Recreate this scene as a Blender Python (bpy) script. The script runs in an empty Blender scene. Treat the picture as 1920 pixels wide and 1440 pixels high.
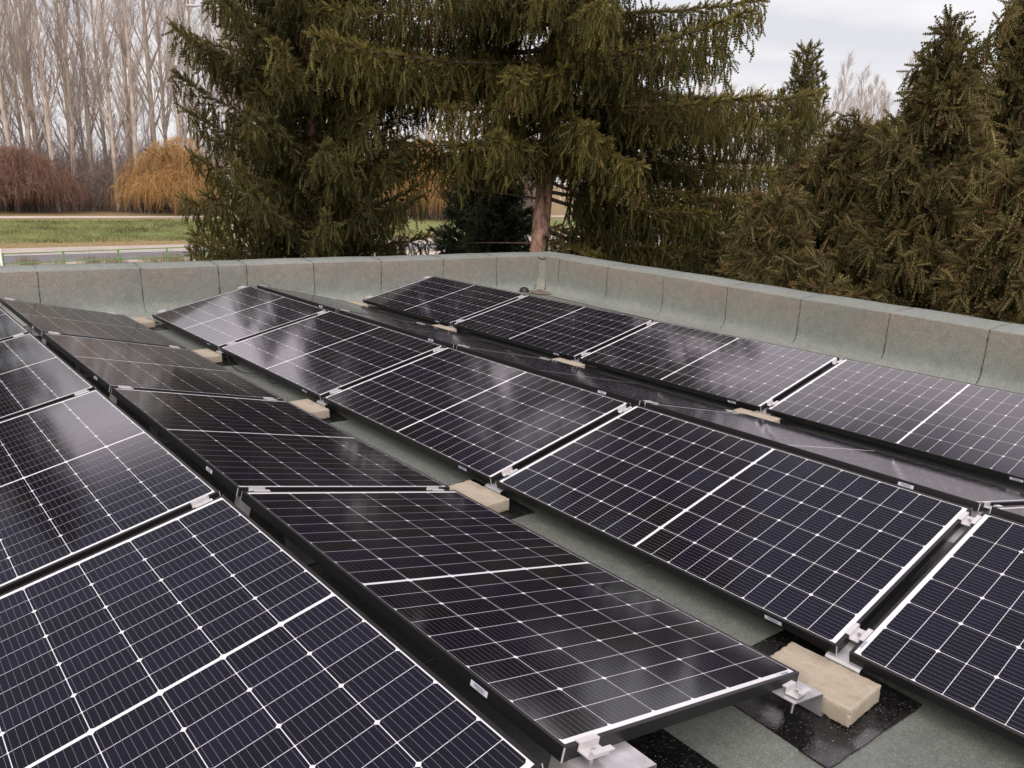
import bpy, math, random
import numpy as np
from mathutils import Matrix, Vector

# ------------------------------------------------------------------ camera
scn = bpy.context.scene
COL = scn.collection
FPX = 1484.353
CAM = np.array([-1.0522, -8.14651, 1.40896])
RV = np.array([0.7638999549, -0.6443130090, 0.0362988329])
UV = np.array([0.1352391132, 0.2148317936, 0.9672423082])
FV = np.array([0.6310049454, 0.7339673336, -0.2512463174])
cd = bpy.data.cameras.new('camera'); cam = bpy.data.objects.new('camera', cd); COL.objects.link(cam)
cd.sensor_width = 36.0; cd.lens = FPX / 1920 * 36.0; cd.clip_start = 0.05; cd.clip_end = 3000
cam.matrix_world = Matrix(((RV[0], UV[0], -FV[0], CAM[0]), (RV[1], UV[1], -FV[1], CAM[1]), (RV[2], UV[2], -FV[2], CAM[2]), (0, 0, 0, 1)))
scn.camera = cam

# ------------------------------------------------------------------ world, sun, exposure
SUN_AZ, SUN_EL = 238.0, 46.0     # azimuth clockwise from +Y
w = bpy.data.worlds.new('World'); scn.world = w; w.use_nodes = True
nt = w.node_tree; nt.nodes.clear()
def wn(t): return nt.nodes.new(t)
out = wn('ShaderNodeOutputWorld')
sky = wn('ShaderNodeTexSky'); sky.sky_type = 'NISHITA'; sky.sun_disc = False
sky.sun_elevation = math.radians(SUN_EL); sky.sun_rotation = math.radians(SUN_AZ)
b1 = wn('ShaderNodeBackground'); b1.inputs['Strength'].default_value = 0.09
nt.links.new(sky.outputs[0], b1.inputs[0])
tc = wn('ShaderNodeTexCoord'); mp = wn('ShaderNodeMapping'); mp.inputs['Scale'].default_value = (1.6, 1.6, 7.0)
mp.inputs['Rotation'].default_value = (0.0, 0.12, 0.3)
nt.links.new(tc.outputs['Generated'], mp.inputs[0])
nz = wn('ShaderNodeTexNoise'); nz.inputs['Scale'].default_value = 2.2; nz.inputs['Detail'].default_value = 5; nz.inputs['Roughness'].default_value = 0.5
nt.links.new(mp.outputs[0], nz.inputs[0])
cr = wn('ShaderNodeValToRGB')
cr.color_ramp.elements[0].position = 0.33; cr.color_ramp.elements[0].color = (0.50, 0.492, 0.517, 1)
cr.color_ramp.elements[1].position = 0.66; cr.color_ramp.elements[1].color = (0.675, 0.65, 0.655, 1)
nt.links.new(nz.outputs['Fac'], cr.inputs[0])
sx = wn('ShaderNodeSeparateXYZ'); nt.links.new(tc.outputs['Generated'], sx.inputs[0])
def wmath(op, a, b=None, c=None):
    n = wn('ShaderNodeMath'); n.operation = op
    for k, v in enumerate((a, b, c)):
        if v is None: continue
        if isinstance(v, (int, float)): n.inputs[k].default_value = v
        else: nt.links.new(v, n.inputs[k])
    return n.outputs[0]
def wmap(v, a, b, c, d, smooth=False):
    n = wn('ShaderNodeMapRange')
    if smooth: n.interpolation_type = 'SMOOTHSTEP'
    for k, q in enumerate((a, b, c, d)): n.inputs[k + 1].default_value = q
    nt.links.new(v, n.inputs[0]); return n.outputs[0]
# a cloud bank all round the horizon, higher towards +x and closed behind the viewer; thin blue-grey sky above it
fwd = wmath('ADD', wmath('MULTIPLY', sx.outputs['X'], 0.652), wmath('MULTIPLY', sx.outputs['Y'], 0.758))
edge = wmath('ADD', wmath('MULTIPLY_ADD', sx.outputs['X'], 0.35, 0.38), wmath('MULTIPLY', wmath('MAXIMUM', wmath('MULTIPLY', fwd, -1.0), 0.0), 0.8))
dif = wmath('ADD', wmath('SUBTRACT', sx.outputs['Z'], edge), wmath('MULTIPLY_ADD', nz.outputs['Fac'], 0.24, -0.12))
clear = wmath('MULTIPLY', wmap(dif, -0.07, 0.07, 0.0, 1.0, True), wmap(sx.outputs['Z'], 0.83, 0.92, 1.0, 0.12, True))   # unseen cloud again overhead, added to brighten upward-facing surfaces
b2 = wn('ShaderNodeBackground')
warm = wn('ShaderNodeMix'); warm.data_type = 'RGBA'; warm.blend_type = 'MULTIPLY'; warm.inputs[7].default_value = (1.05, 0.955, 1.0, 1)
nt.links.new(wmap(sx.outputs['Z'], 0.24, 0.37, 0.0, 1.0, True), warm.inputs[0]); nt.links.new(cr.outputs[0], warm.inputs[6])
nt.links.new(warm.outputs[2], b2.inputs[0]); nt.links.new(wmap(sx.outputs['Z'], 0.24, 0.38, 1.0, 2.35, True), b2.inputs[1])
b3 = wn('ShaderNodeBackground'); b3.inputs[0].default_value = (0.27, 0.275, 0.34, 1); b3.inputs[1].default_value = 0.5
mxc = wn('ShaderNodeMixShader'); nt.links.new(clear, mxc.inputs[0]); nt.links.new(b2.outputs[0], mxc.inputs[1]); nt.links.new(b3.outputs[0], mxc.inputs[2])
mx = wn('ShaderNodeMixShader'); mx.inputs[0].default_value = 0.92
nt.links.new(b1.outputs[0], mx.inputs[1]); nt.links.new(mxc.outputs[0], mx.inputs[2]); nt.links.new(mx.outputs[0], out.inputs[0])

sd = bpy.data.lights.new('sun', 'SUN'); sd.energy = 1.5; sd.angle = math.radians(60); sd.color = (1.0, 0.90, 0.77)
so = bpy.data.objects.new('sun', sd); COL.objects.link(so)
_a, _e = math.radians(SUN_AZ), math.radians(SUN_EL)
so.rotation_euler = Vector((math.sin(_a) * math.cos(_e), math.cos(_a) * math.cos(_e), math.sin(_e))).to_track_quat('Z', 'Y').to_euler()
so.location = (0, 0, 40)
scn.view_settings.view_transform = 'Standard'; scn.view_settings.look = 'None'
scn.view_settings.exposure = 0.66; scn.view_settings.gamma = 1.0
scn.cycles.max_bounces = 6; scn.cycles.transparent_max_bounces = 8

# ------------------------------------------------------------------ helpers
ORD = ['first', 'second', 'third', 'fourth', 'fifth']
def tag(o, label=None, cat=None, group=None, kind=None):
    if label: o['label'] = label
    if cat: o['category'] = cat
    if group: o['group'] = group
    if kind: o['kind'] = kind
    return o
def empty(name, loc=(0, 0, 0), rot=(0, 0, 0)):
    o = bpy.data.objects.new(name, None); COL.objects.link(o); o.location = loc; o.rotation_euler = rot
    o.empty_display_size = 0.2
    return o
def ray(px, py):
    return FV + (px - 960) / FPX * RV - (py - 720) / FPX * UV
def spot(px, dist, z):
    """ground point seen in direction px at horizontal distance dist"""
    d = ray(px, 335); h = d[:2] / np.hypot(*d[:2])
    return np.array([CAM[0] + h[0] * dist, CAM[1] + h[1] * dist, z])

class MB:
    """collects polygons, builds one mesh"""
    def __init__(s): s.v = []; s.f = []; s.m = []; s.n = 0
    def add(s, vs, fs, mi=0):
        vs = [tuple(map(float, x)) for x in vs]
        s.v += vs; s.f += [tuple(i + s.n for i in f) for f in fs]; s.m += [mi] * len(fs); s.n += len(vs)
    def box(s, a, b, mi=0):
        x0, y0, z0 = a; x1, y1, z1 = b
        s.add([(x0,y0,z0),(x1,y0,z0),(x1,y1,z0),(x0,y1,z0),(x0,y0,z1),(x1,y0,z1),(x1,y1,z1),(x0,y1,z1)],
              [(0,3,2,1),(4,5,6,7),(0,1,5,4),(1,2,6,5),(2,3,7,6),(3,0,4,7)], mi)
    def prism(s, prof, y0, y1, mi=0, cap=True):
        """closed xz profile extruded along y"""
        n = len(prof)
        vs = [(x, y0, z) for x, z in prof] + [(x, y1, z) for x, z in prof]
        fs = [(i, (i + 1) % n, n + (i + 1) % n, n + i) for i in range(n)]
        if cap: fs += [tuple(range(n - 1, -1, -1)), tuple(range(n, 2 * n))]
        s.add(vs, fs, mi)
    def sheet(s, path, t, y0, y1, mi=0):
        """open xz path given thickness t, extruded along y"""
        p = [np.array(q, float) for q in path]; up = []; dn = []
        for i, q in enumerate(p):
            d = (p[min(i + 1, len(p) - 1)] - p[max(i - 1, 0)]); d /= np.hypot(*d)
            n = np.array([-d[1], d[0]]) * t / 2
            up.append(q + n); dn.append(q - n)
        n = len(p)
        for i in range(n - 1):
            a, b, c, d = up[i], up[i + 1], dn[i + 1], dn[i]
            s.add([(a[0],y0,a[1]),(b[0],y0,b[1]),(c[0],y0,c[1]),(d[0],y0,d[1]),(a[0],y1,a[1]),(b[0],y1,b[1]),(c[0],y1,c[1]),(d[0],y1,d[1])],
                  [(0,1,5,4),(3,7,6,2),(0,3,2,1),(4,5,6,7)] + ([(0,4,7,3)] if i == 0 else []) + ([(1,2,6,5)] if i == n - 2 else []), mi)
    def tube(s, pts, rad, sides=8, mi=0, cap=True):
        pts = [np.array(p, float) for p in pts]; n = len(pts)
        if not hasattr(rad, '__len__'): rad = [rad] * n
        ref = np.array([0, 0, 1.0]); vs = []
        t0 = pts[-1] - pts[0]
        if abs(t0[2]) > 0.9 * np.linalg.norm(t0): ref = np.array([1.0, 0, 0])
        for i in range(n):
            t = pts[min(i + 1, n - 1)] - pts[max(i - 1, 0)]; t /= np.linalg.norm(t) + 1e-9
            a = np.cross(t, ref); a /= np.linalg.norm(a) + 1e-9; b = np.cross(t, a)
            for k in range(sides):
                an = 2 * math.pi * k / sides
                vs.append(pts[i] + rad[i] * (math.cos(an) * a + math.sin(an) * b))
        fs = [(i*sides+k, i*sides+(k+1) % sides, (i+1)*sides+(k+1) % sides, (i+1)*sides+k) for i in range(n-1) for k in range(sides)]
        if cap: fs += [tuple(range(sides)), tuple(range((n-1)*sides + sides - 1, (n-1)*sides - 1, -1))]
        s.add(vs, fs, mi)
    def build(s, name, mats, parent=None, smooth=False):
        me = bpy.data.meshes.new(name); me.from_pydata(s.v, [], s.f)
        if not isinstance(mats, (list, tuple)): mats = [mats]
        for m in mats: me.materials.append(m)
        if len(mats) > 1: me.polygons.foreach_set('material_index', s.m)
        if smooth: me.polygons.foreach_set('use_smooth', [True] * len(me.polygons))
        me.update()
        o = bpy.data.objects.new(name, me); COL.objects.link(o)
        if parent: o.parent = parent
        return o

def tri_mesh(name, V, T, mat, parent=None, tint=None):
    """fast mesh from numpy triangles"""
    me = bpy.data.meshes.new(name)
    me.vertices.add(len(V)); me.vertices.foreach_set('co', np.ascontiguousarray(V, np.float32).ravel())
    me.loops.add(len(T) * 3); me.loops.foreach_set('vertex_index', np.ascontiguousarray(T, np.int32).ravel())
    me.polygons.add(len(T)); me.polygons.foreach_set('loop_start', np.arange(len(T), dtype=np.int32) * 3)
    me.materials.append(mat)
    if tint is not None:
        at = me.attributes.new('tint', 'FLOAT', 'POINT'); at.data.foreach_set('value', np.ascontiguousarray(tint, np.float32))
    me.update(calc_edges=True)
    o = bpy.data.objects.new(name, me); COL.objects.link(o)
    if parent: o.parent = parent
    return o

# ------------------------------------------------------------------ materials
class NT:
    def __init__(s, name):
        s.m = bpy.data.materials.new(name); s.m.use_nodes = True; s.t = s.m.node_tree
        s.b = s.t.nodes['Principled BSDF']
    def n(s, t, **kw):
        o = s.t.nodes.new(t)
        for k, v in kw.items(): setattr(o, k, v)
        return o
    def l(s, a, b): s.t.links.new(a, b)
    def noise(s, scale, detail=3, rough=0.5, vec=None, coord='Object'):
        n = s.n('ShaderNodeTexNoise'); n.inputs['Scale'].default_value = scale; n.inputs['Detail'].default_value = detail; n.inputs['Roughness'].default_value = rough
        if vec is None: vec = s.n('ShaderNodeTexCoord').outputs[coord]
        s.l(vec, n.inputs['Vector']); return n.outputs['Fac']
    def ramp(s, fac, stops):
        r = s.n('ShaderNodeValToRGB'); e = r.color_ramp.elements
        while len(e) < len(stops): e.new(0.5)
        for k, (p, c) in enumerate(stops): e[k].position = p; e[k].color = (*c, 1)
        s.l(fac, r.inputs[0]); return r.outputs[0]
    def mix(s, fac, a, b, blend='MIX'):
        x = s.n('ShaderNodeMix', data_type='RGBA', blend_type=blend)
        for sock, v in ((x.inputs[0], fac), (x.inputs[6], a), (x.inputs[7], b)):
            if isinstance(v, (int, float)): sock.default_value = v
            elif isinstance(v, tuple): sock.default_value = (*v, 1)
            else: s.l(v, sock)
        return x.outputs[2]
    def maprange(s, v, a, b, c, d):
        r = s.n('ShaderNodeMapRange')
        for k, q in enumerate((a, b, c, d)): r.inputs[k + 1].default_value = q
        s.l(v, r.inputs[0]); return r.outputs[0]
    def bump(s, h, strength=0.3, dist=0.01):
        b = s.n('ShaderNodeBump'); b.inputs['Strength'].default_value = strength; b.inputs['Distance'].default_value = dist
        s.l(h, b.inputs['Height']); s.l(b.outputs[0], s.b.inputs['Normal'])
    def set(s, color=None, rough=None, metal=None, spec=None):
        for k, v in (('Base Color', color), ('Roughness', rough), ('Metallic', metal), ('Specular IOR Level', spec)):
            if v is None: continue
            if isinstance(v, (int, float)): s.b.inputs[k].default_value = v
            elif isinstance(v, tuple): s.b.inputs[k].default_value = (*v, 1)
            else: s.l(v, s.b.inputs[k])
        return s.m

def simple(name, c, rough=0.6, metal=0.0, spec=0.5, var=0.15, scale=8):
    t = NT(name); f = t.noise(scale, 4)
    col = t.ramp(f, [(0.3, tuple(x * (1 - var) for x in c)), (0.7, tuple(min(1, x * (1 + var)) for x in c))])
    return t.set(col, rough, metal, spec)

def felt_mat(name='mineral_felt', k=0.90):
    t = NT(name)
    tcn = t.n('ShaderNodeTexCoord').outputs['Object']
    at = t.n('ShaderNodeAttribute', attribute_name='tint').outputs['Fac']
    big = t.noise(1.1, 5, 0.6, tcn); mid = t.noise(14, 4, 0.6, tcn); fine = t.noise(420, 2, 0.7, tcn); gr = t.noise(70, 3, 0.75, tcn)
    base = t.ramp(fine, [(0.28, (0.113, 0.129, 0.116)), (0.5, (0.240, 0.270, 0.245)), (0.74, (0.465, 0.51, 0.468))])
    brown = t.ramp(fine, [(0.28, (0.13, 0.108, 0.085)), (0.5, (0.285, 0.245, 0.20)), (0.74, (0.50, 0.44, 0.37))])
    brown_blotch = t.ramp(t.noise(2.2, 5, 0.62, tcn), [(0.35, (0, 0, 0)), (0.7, (1, 1, 1))])  # brown blotches, stronger towards the top of the parapet faces
    f2 = t.n('ShaderNodeMath', operation='MULTIPLY'); t.l(brown_blotch, f2.inputs[0]); t.l(at, f2.inputs[1])
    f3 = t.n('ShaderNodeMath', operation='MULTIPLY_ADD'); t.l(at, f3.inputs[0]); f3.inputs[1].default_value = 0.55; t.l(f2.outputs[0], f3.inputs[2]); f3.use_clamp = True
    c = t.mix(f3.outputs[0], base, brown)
    c = t.mix(1.0, c, t.ramp(big, [(0.3, (0.86 * k, 0.86 * k, 0.86 * k)), (0.7, (1.08 * k, 1.08 * k, 1.08 * k))]), 'MULTIPLY')
    c = t.mix(1.0, c, t.ramp(mid, [(0.3, (0.88, 0.88, 0.88)), (0.7, (1.08, 1.08, 1.08))]), 'MULTIPLY')
    c = t.mix(1.0, c, t.ramp(gr, [(0.3, (0.78, 0.78, 0.78)), (0.7, (1.18, 1.18, 1.18))]), 'MULTIPLY')
    m = t.set(c, 0.9, spec=0.3); t.bump(fine, 0.5, 0.004)
    return m
def mat_mat():
    t = NT('wet_bitumen'); tcn = t.n('ShaderNodeTexCoord').outputs['Object']
    puddle = t.noise(5, 3, 0.5, tcn); sp = t.noise(160, 2, 0.7, tcn)
    c = t.ramp(sp, [(0.45, (0.006, 0.006, 0.006)), (0.64, (0.014, 0.014, 0.014)), (0.71, (0.22, 0.22, 0.20))])
    r = t.ramp(puddle, [(0.44, (0.05, 0.05, 0.05)), (0.54, (0.55, 0.55, 0.55))])
    m = t.set(c, r, spec=0.5); t.bump(sp, 0.25, 0.002); return m
def paver_mat():
    t = NT('concrete_paver'); tcn = t.n('ShaderNodeTexCoord').outputs['Object']
    mpn = t.n('ShaderNodeMapping'); mpn.inputs['Scale'].default_value = (1, 0.35, 1); t.l(tcn, mpn.inputs[0])
    a = t.noise(16, 6, 0.65, mpn.outputs[0]); b = t.noise(190, 3, 0.6, tcn); st = t.noise(7, 3, 0.5, tcn)
    c = t.ramp(a, [(0.25, (0.30, 0.26, 0.195)), (0.5, (0.37, 0.325, 0.25)), (0.78, (0.42, 0.375, 0.29))])
    c = t.mix(1.0, c, t.ramp(b, [(0.3, (0.86, 0.86, 0.86)), (0.6, (1.03, 1.03, 1.03))]), 'MULTIPLY')
    c = t.mix(1.0, c, t.ramp(st, [(0.3, (0.78, 0.77, 0.75)), (0.5, (1, 1, 1))]), 'MULTIPLY')
    m = t.set(c, 0.9, spec=0.3); t.bump(b, 0.18, 0.003); return m
def cell_mat():
    t = NT('solar_cell'); tcn = t.n('ShaderNodeTexCoord').outputs['Object']
    oi = t.n('ShaderNodeNewGeometry').outputs['Random Per Island']
    c = t.ramp(oi, [(0.0, (0.0045, 0.004, 0.0065)), (0.5, (0.006, 0.0052, 0.0115)), (1.0, (0.0072, 0.0063, 0.016))])
    dust = t.noise(2.3, 5, 0.6, tcn); spk = t.noise(70, 3, 0.7, tcn)
    c = t.mix(t.maprange(spk, 0.66, 0.85, 0.0, 0.10), c, (0.25, 0.24, 0.22))
    c = t.mix(t.maprange(dust, 0.35, 0.75, 0.0, 0.007), c, (0.30, 0.27, 0.24))
    m = t.set(c, t.maprange(dust, 0.3, 0.7, 0.06, 0.12), spec=0.5); t.b.inputs['IOR'].default_value = 1.56; return m
def back_mat():
    t = NT('white_backsheet'); t.set((0.72, 0.73, 0.75), 0.14, spec=0.5); return t.m

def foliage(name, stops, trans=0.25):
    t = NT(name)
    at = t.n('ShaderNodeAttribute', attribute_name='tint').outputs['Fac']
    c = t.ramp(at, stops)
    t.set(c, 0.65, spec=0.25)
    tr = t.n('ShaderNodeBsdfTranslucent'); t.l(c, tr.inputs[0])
    mxs = t.n('ShaderNodeMixShader'); mxs.inputs[0].default_value = trans
    o = t.t.nodes['Material Output']; t.l(t.b.outputs[0], mxs.inputs[1]); t.l(tr.outputs[0], mxs.inputs[2]); t.l(mxs.outputs[0], o.inputs[0])
    return t.m
def bark(name, a, b, scale=6):
    t = NT(name); tcn = t.n('ShaderNodeTexCoord').outputs['Object']
    mpn = t.n('ShaderNodeMapping'); mpn.inputs['Scale'].default_value = (1, 1, 0.45); t.l(tcn, mpn.inputs[0])
    f = t.noise(scale, 6, 0.7, mpn.outputs[0])
    m = t.set(t.ramp(f, [(0.35, a), (0.62, b)]), 0.9, spec=0.2); t.bump(f, 0.8, 0.03); return m

M = {}
M['felt'] = felt_mat(); M['mat'] = mat_mat(); M['paver'] = paver_mat(); M['cell'] = cell_mat(); M['back'] = back_mat()
M['busbar'] = simple('busbar', (0.16, 0.16, 0.18), 0.2, 0, var=0.05)
M['frame'] = simple('black_anodised_frame', (0.008, 0.008, 0.0085), 0.42, 0.0, 0.4, var=0.1)
M['cut'] = simple('bare_aluminium_edge', (0.75, 0.75, 0.76), 0.35, 0.6, var=0.05)
M['alu'] = simple('mill_aluminium', (0.56, 0.56, 0.565), 0.42, 0.75, var=0.22, scale=18)
M['clampalu'] = simple('clamp_aluminium', (0.66, 0.65, 0.65), 0.42, 0.5, var=0.04, scale=25)
M['steel'] = simple('bolt_steel', (0.5, 0.5, 0.5), 0.35, 0.9)
M['label'] = simple('label_paper', (0.58, 0.60, 0.70), 0.6, var=0.03)
M['ink'] = simple('label_ink', (0.03, 0.03, 0.05), 0.6)
M['bitumen'] = simple('bitumen_bead', (0.03, 0.028, 0.025), 0.6, var=0.4, scale=30)
M['rust'] = simple('rusty_stain', (0.15, 0.118, 0.098), 0.7, var=0.35, scale=20)
M['black'] = simple('black_plastic', (0.012, 0.012, 0.012), 0.45)
M['plaster'] = simple('facade_plaster', (0.55, 0.52, 0.46), 0.9)

# ------------------------------------------------------------------ layout of the array
L, W, FR = 1.755, 1.0257, 0.035
TILT = 0.22735
G = 0.0403
CC, SN = W * math.cos(TILT), W * math.sin(TILT)
ROOF = -0.13
XV_B = CC; XV_C = CC + 0.2533; XR_C = XV_C + CC; XR_D = XR_C + 0.0826; XV_D = XR_D + CC; XV_E = XV_D + 0.2713; XR_E = XV_E + CC
ROWS = {   # valley x, ridge x, y offset, z offset, sign (+1 rises towards +x), panel count, words
    'A': (-0.0761 - CC, -0.0761, -0.0118, 0.0079, 1, 4, 'leftmost row'),
    'B': (XV_B, 0.0, 0.0, 0.0, -1, 4, 'second row from the left'),
    'C': (XV_C, XR_C, 0.0152, -0.0189, 1, 5, 'third row from the left'),
    'D': (XV_D, XR_D, 0.0152, -0.0189, -1, 5, 'fourth row from the left'),
    'E': (XV_E, XR_E, 0.0205, -0.0321, 1, 4, 'row along the right parapet'),
}
def ys(k): return -k * (L + G) + (G / 2)          # seam centres, k = 0 is the open back end

# ------------------------------------------------------------------ the solar panel prototype
def frame_mesh():
    m = MB(); lip = 0.011; z0, z1 = -FR, 0.0
    # mitred ring on top, inner lip, outer faces, underside flange
    o = [(0, 0), (W, 0), (W, -L), (0, -L)]; i = [(lip, -lip), (W - lip, -lip), (W - lip, -L + lip), (lip, -L + lip)]
    ch = 0.0012
    oc = [(ch, -ch), (W - ch, -ch), (W - ch, -L + ch), (ch, -L + ch)]
    fl = 0.028
    u = [(fl, -fl), (W - fl, -fl), (W - fl, -L + fl), (fl, -L + fl)]
    vs = [(x, y, z1) for x, y in oc] + [(x, y, z1) for x, y in i] + [(x, y, z1 - 0.0025) for x, y in i] + [(x, y, z1 - ch) for x, y in o] + [(x, y, z0) for x, y in o] + [(x, y, z0) for x, y in u]
    fs = []
    for a, b in ((0, 4), (4, 8), (3 * 4, 0), (4 * 4, 3 * 4), (5 * 4, 4 * 4)):
        for k in range(4):
            k2 = (k + 1) % 4
            fs.append((a + k, a + k2, b + k2, b + k))
    m.add(vs, fs, 0)
    # bare aluminium at the mitre corners
    e = 0.0022
    for (x, y, sx_, sy_) in ((0, 0, 1, -1), (W, 0, -1, -1), (W, -L, -1, 1), (0, -L, 1, 1)):
        g = 0.0006
        m.box((min(x - sx_ * g, x + sx_ * e), min(y - sy_ * g, y + sy_ * e), z0), (max(x - sx_ * g, x + sx_ * e), max(y - sy_ * g, y + sy_ * e), z1 - 0.0008), 1)
    return m
def glass_mesh():
    m = MB(); lip = 0.0105; zb = -0.0024
    m.add([(lip, -lip, zb), (W - lip, -lip, zb), (W - lip, -L + lip, zb), (lip, -L + lip, zb)], [(0, 3, 2, 1)], 0)
    cw, ch_, gx, gy, mid = 0.1640, 0.0824, 0.0023, 0.0021, 0.0125
    tw = 6 * cw + 5 * gx; x0 = (W - tw) / 2
    tl = 20 * ch_ + 18 * gy + mid; y0 = -(L - tl) / 2
    y = y0
    for r in range(20):
        for c in range(6):
            x = x0 + c * (cw + gx); a, b = x, x + cw; t, q = y, y - ch_
            kt, kb = (0.0068, 0.002) if r % 2 == 0 else (0.002, 0.0068)
            pts = [(a + kt, t), (b - kt, t), (b, t - kt), (b, q + kb), (b - kb, q), (a + kb, q), (a, q + kb), (a, t - kt)]
            m.add([(px, py, zb + 0.0005) for px, py in pts], [tuple(range(7, -1, -1))], 1)
        y -= ch_ + (mid if r == 9 else gy)
    # busbars: nine fine ribbons per string in each half
    for half in range(2):
        ya = y0 if half == 0 else y0 - 10 * ch_ - 9 * gy - mid
        yb = ya - 10 * ch_ - 9 * gy
        for c in range(6):
            for k in range(9):
                x = x0 + c * (cw + gx) + cw * (k + 0.5) / 9
                m.add([(x - 0.0004, ya, zb + 0.0008), (x + 0.0004, ya, zb + 0.0008), (x + 0.0004, yb, zb + 0.0008), (x - 0.0004, yb, zb + 0.0008)], [(0, 3, 2, 1)], 2)
    return m
def back_mesh():
    m = MB(); m.box((0.0115, -L + 0.0115, -0.0075), (W - 0.0115, -0.0115, -0.0045), 0)
    m.box((W / 2 - 0.05, -L / 2 - 0.04, -0.022), (W / 2 + 0.05, -L / 2 + 0.04, -0.0080), 0)
    return m
def barcode(flat=False):
    """white sticker with printed bars; lies in the yz plane facing -x, or flat facing up"""
    m = MB(); a, h, rnd = 0.066, 0.015, random.Random(4)
    def quad(y0, y1, z0, z1, lift, mi):
        if flat: m.add([(z0, y0, lift), (z1, y0, lift), (z1, y1, lift), (z0, y1, lift)], [(0, 1, 2, 3)], mi)
        else: m.add([(-lift, y0, z0), (-lift, y1, z0), (-lift, y1, z1), (-lift, y0, z1)], [(0, 3, 2, 1)], mi)
    quad(0, a, 0, h, 0.0005, 0)
    y = 0.012
    while y < a - 0.014:
        b = rnd.choice((0.0009, 0.0014, 0.0022)); quad(y, y + b, h * .35, h * .85, 0.0008, 1); y += b + rnd.choice((0.0009, 0.0016, 0.002))
    y = 0.014
    while y < a - 0.02:
        quad(y, y + 0.0022, h * .12, h * .25, 0.0008, 1); y += 0.0036
    return m
proto_meshes = {}
def panel(row, j):
    xv, xr, yo, zo, sg, n, words = ROWS[row]
    ytop = -j * (L + G) + yo
    if sg > 0: loc, rz = (xv, ytop, zo), 0.0
    else: loc, rz = (xv, ytop - L, zo), math.pi
    t = empty('solar_panel', loc); t.rotation_mode = 'XYZ'; t.rotation_euler = (0, -TILT, rz)
    ends = '' 
    tag(t, f'black solar panel, {ORD[j]} from the back parapet, {words}', 'solar panel', 'solar panels set out in tilted rows on the roof')
    if not proto_meshes:
        proto_meshes['frame'] = frame_mesh().build('frame', [M['frame'], M['cut']])
        proto_meshes['glass'] = glass_mesh().build('cell_glass', [M['back'], M['cell'], M['busbar']])
        proto_meshes['rear'] = back_mesh().build('rear_sheet', M['black'])
        proto_meshes['side'] = barcode().build('barcode_sticker', [M['label'], M['ink']])
        proto_meshes['flat'] = barcode(True).build('serial_sticker', [M['label'], M['ink']])
        new = False
    else: new = True
    def put(key, loc=(0, 0, 0), rz=0):
        o = proto_meshes[key]
        if o.parent is not None:
            o = o.copy(); COL.objects.link(o)
        o.parent = t; o.location = loc; o.rotation_euler = (0, 0, rz)
        return o
    put('frame'); put('glass'); put('rear')
    yv = -L + 0.20 if sg > 0 else -0.26
    put('side', (0, yv, -0.027)); put('side', (W, (-L + 0.30) if sg > 0 else -0.26, -0.027), math.pi)
    put('flat', (0.03, -0.0118, -0.0016), -math.pi / 2).scale = (0.66, 1, 1)
    return t

# clamps -------------------------------------------------------------
def clamp_mesh():
    m = MB(); g = G / 2 - 0.002; t = 0.003; wg = 0.0125; d = 0.016; hl = 0.033
    prof = [(-g - wg, 0.001), (-g - wg, 0.001 + t), (-g + t, 0.001 + t), (-g + t, -d + t), (g - t, -d + t), (g - t, 0.001 + t), (g + wg, 0.001 + t), (g + wg, 0.001), (g, 0.001), (g, -d), (-g, -d), (-g, 0.001)]
    # profile across the seam (local y), extruded along the slope (local x)
    n = len(prof)
    vs = [(-hl, y, z) for y, z in prof] + [(hl, y, z) for y, z in prof]
    fs = [(i, n + i, n + (i + 1) % n, (i + 1) % n) for i in range(n)] 
    for q in ([0, 1, 2, 11], [2, 3, 10, 11], [3, 4, 9, 10], [4, 5, 8, 9], [5, 6, 7, 8]):
        fs.append(tuple(q)); fs.append(tuple(n + i for i in q[::-1]))
    m.add(vs, fs, 0)
    return m
def bolt_mesh():
    m = MB(); m.tube([(0, 0, -0.014), (0, 0, -0.006)], 0.0075, 6); m.tube([(0, 0, -0.0055), (0, 0, -0.0052)], 0.004, 6)
    m.tube([(0, 0, -0.075), (0, 0, -0.0165)], 0.004, 8); return m
clamp_proto = {}
def clamp(row, k, end):
    xv, xr, yo, zo, sg, n, words = ROWS[row]
    s = 0.105 if end == 'lower' else W - 0.075
    x = xv + sg * s * math.cos(TILT); z = zo + s * math.sin(TILT)
    loose = (row, k, end) == ('B', 4, 'lower')          # this one is not tightened against a frame
    t = empty('panel_clamp', (x + (0.012 if loose else 0), ys(k) + yo - (0.022 if loose else 0), z - (0.016 if loose else 0))); t.rotation_euler = (0, -TILT * sg, 0.12 if loose else 0)
    where = 'open back end' if k == 0 else 'open near end' if k == n else f'{ORD[k - 1]} seam from the back'
    tag(t, f'silver {end} clamp at the {where}, {words}', 'clamp', 'aluminium clamps holding the panels')
    if not clamp_proto:
        clamp_proto['c'] = clamp_mesh().build('channel', M['clampalu'], t); clamp_proto['b'] = bolt_mesh().build('bolt', M['steel'], t)
    else:
        for q in 'cb':
            o = clamp_proto[q].copy(); COL.objects.link(o); o.parent = t
    return t
for row, (xv, xr, yo, zo, sg, n, words) in ROWS.items():
    for j in range(n): panel(row, j)
    for k in range(n + 1):
        if row in 'CD' and k == 5: continue
        if row == 'E' and k == 4: continue
        if row != 'A': clamp(row, k, 'lower')
        clamp(row, k, 'upper')

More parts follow.
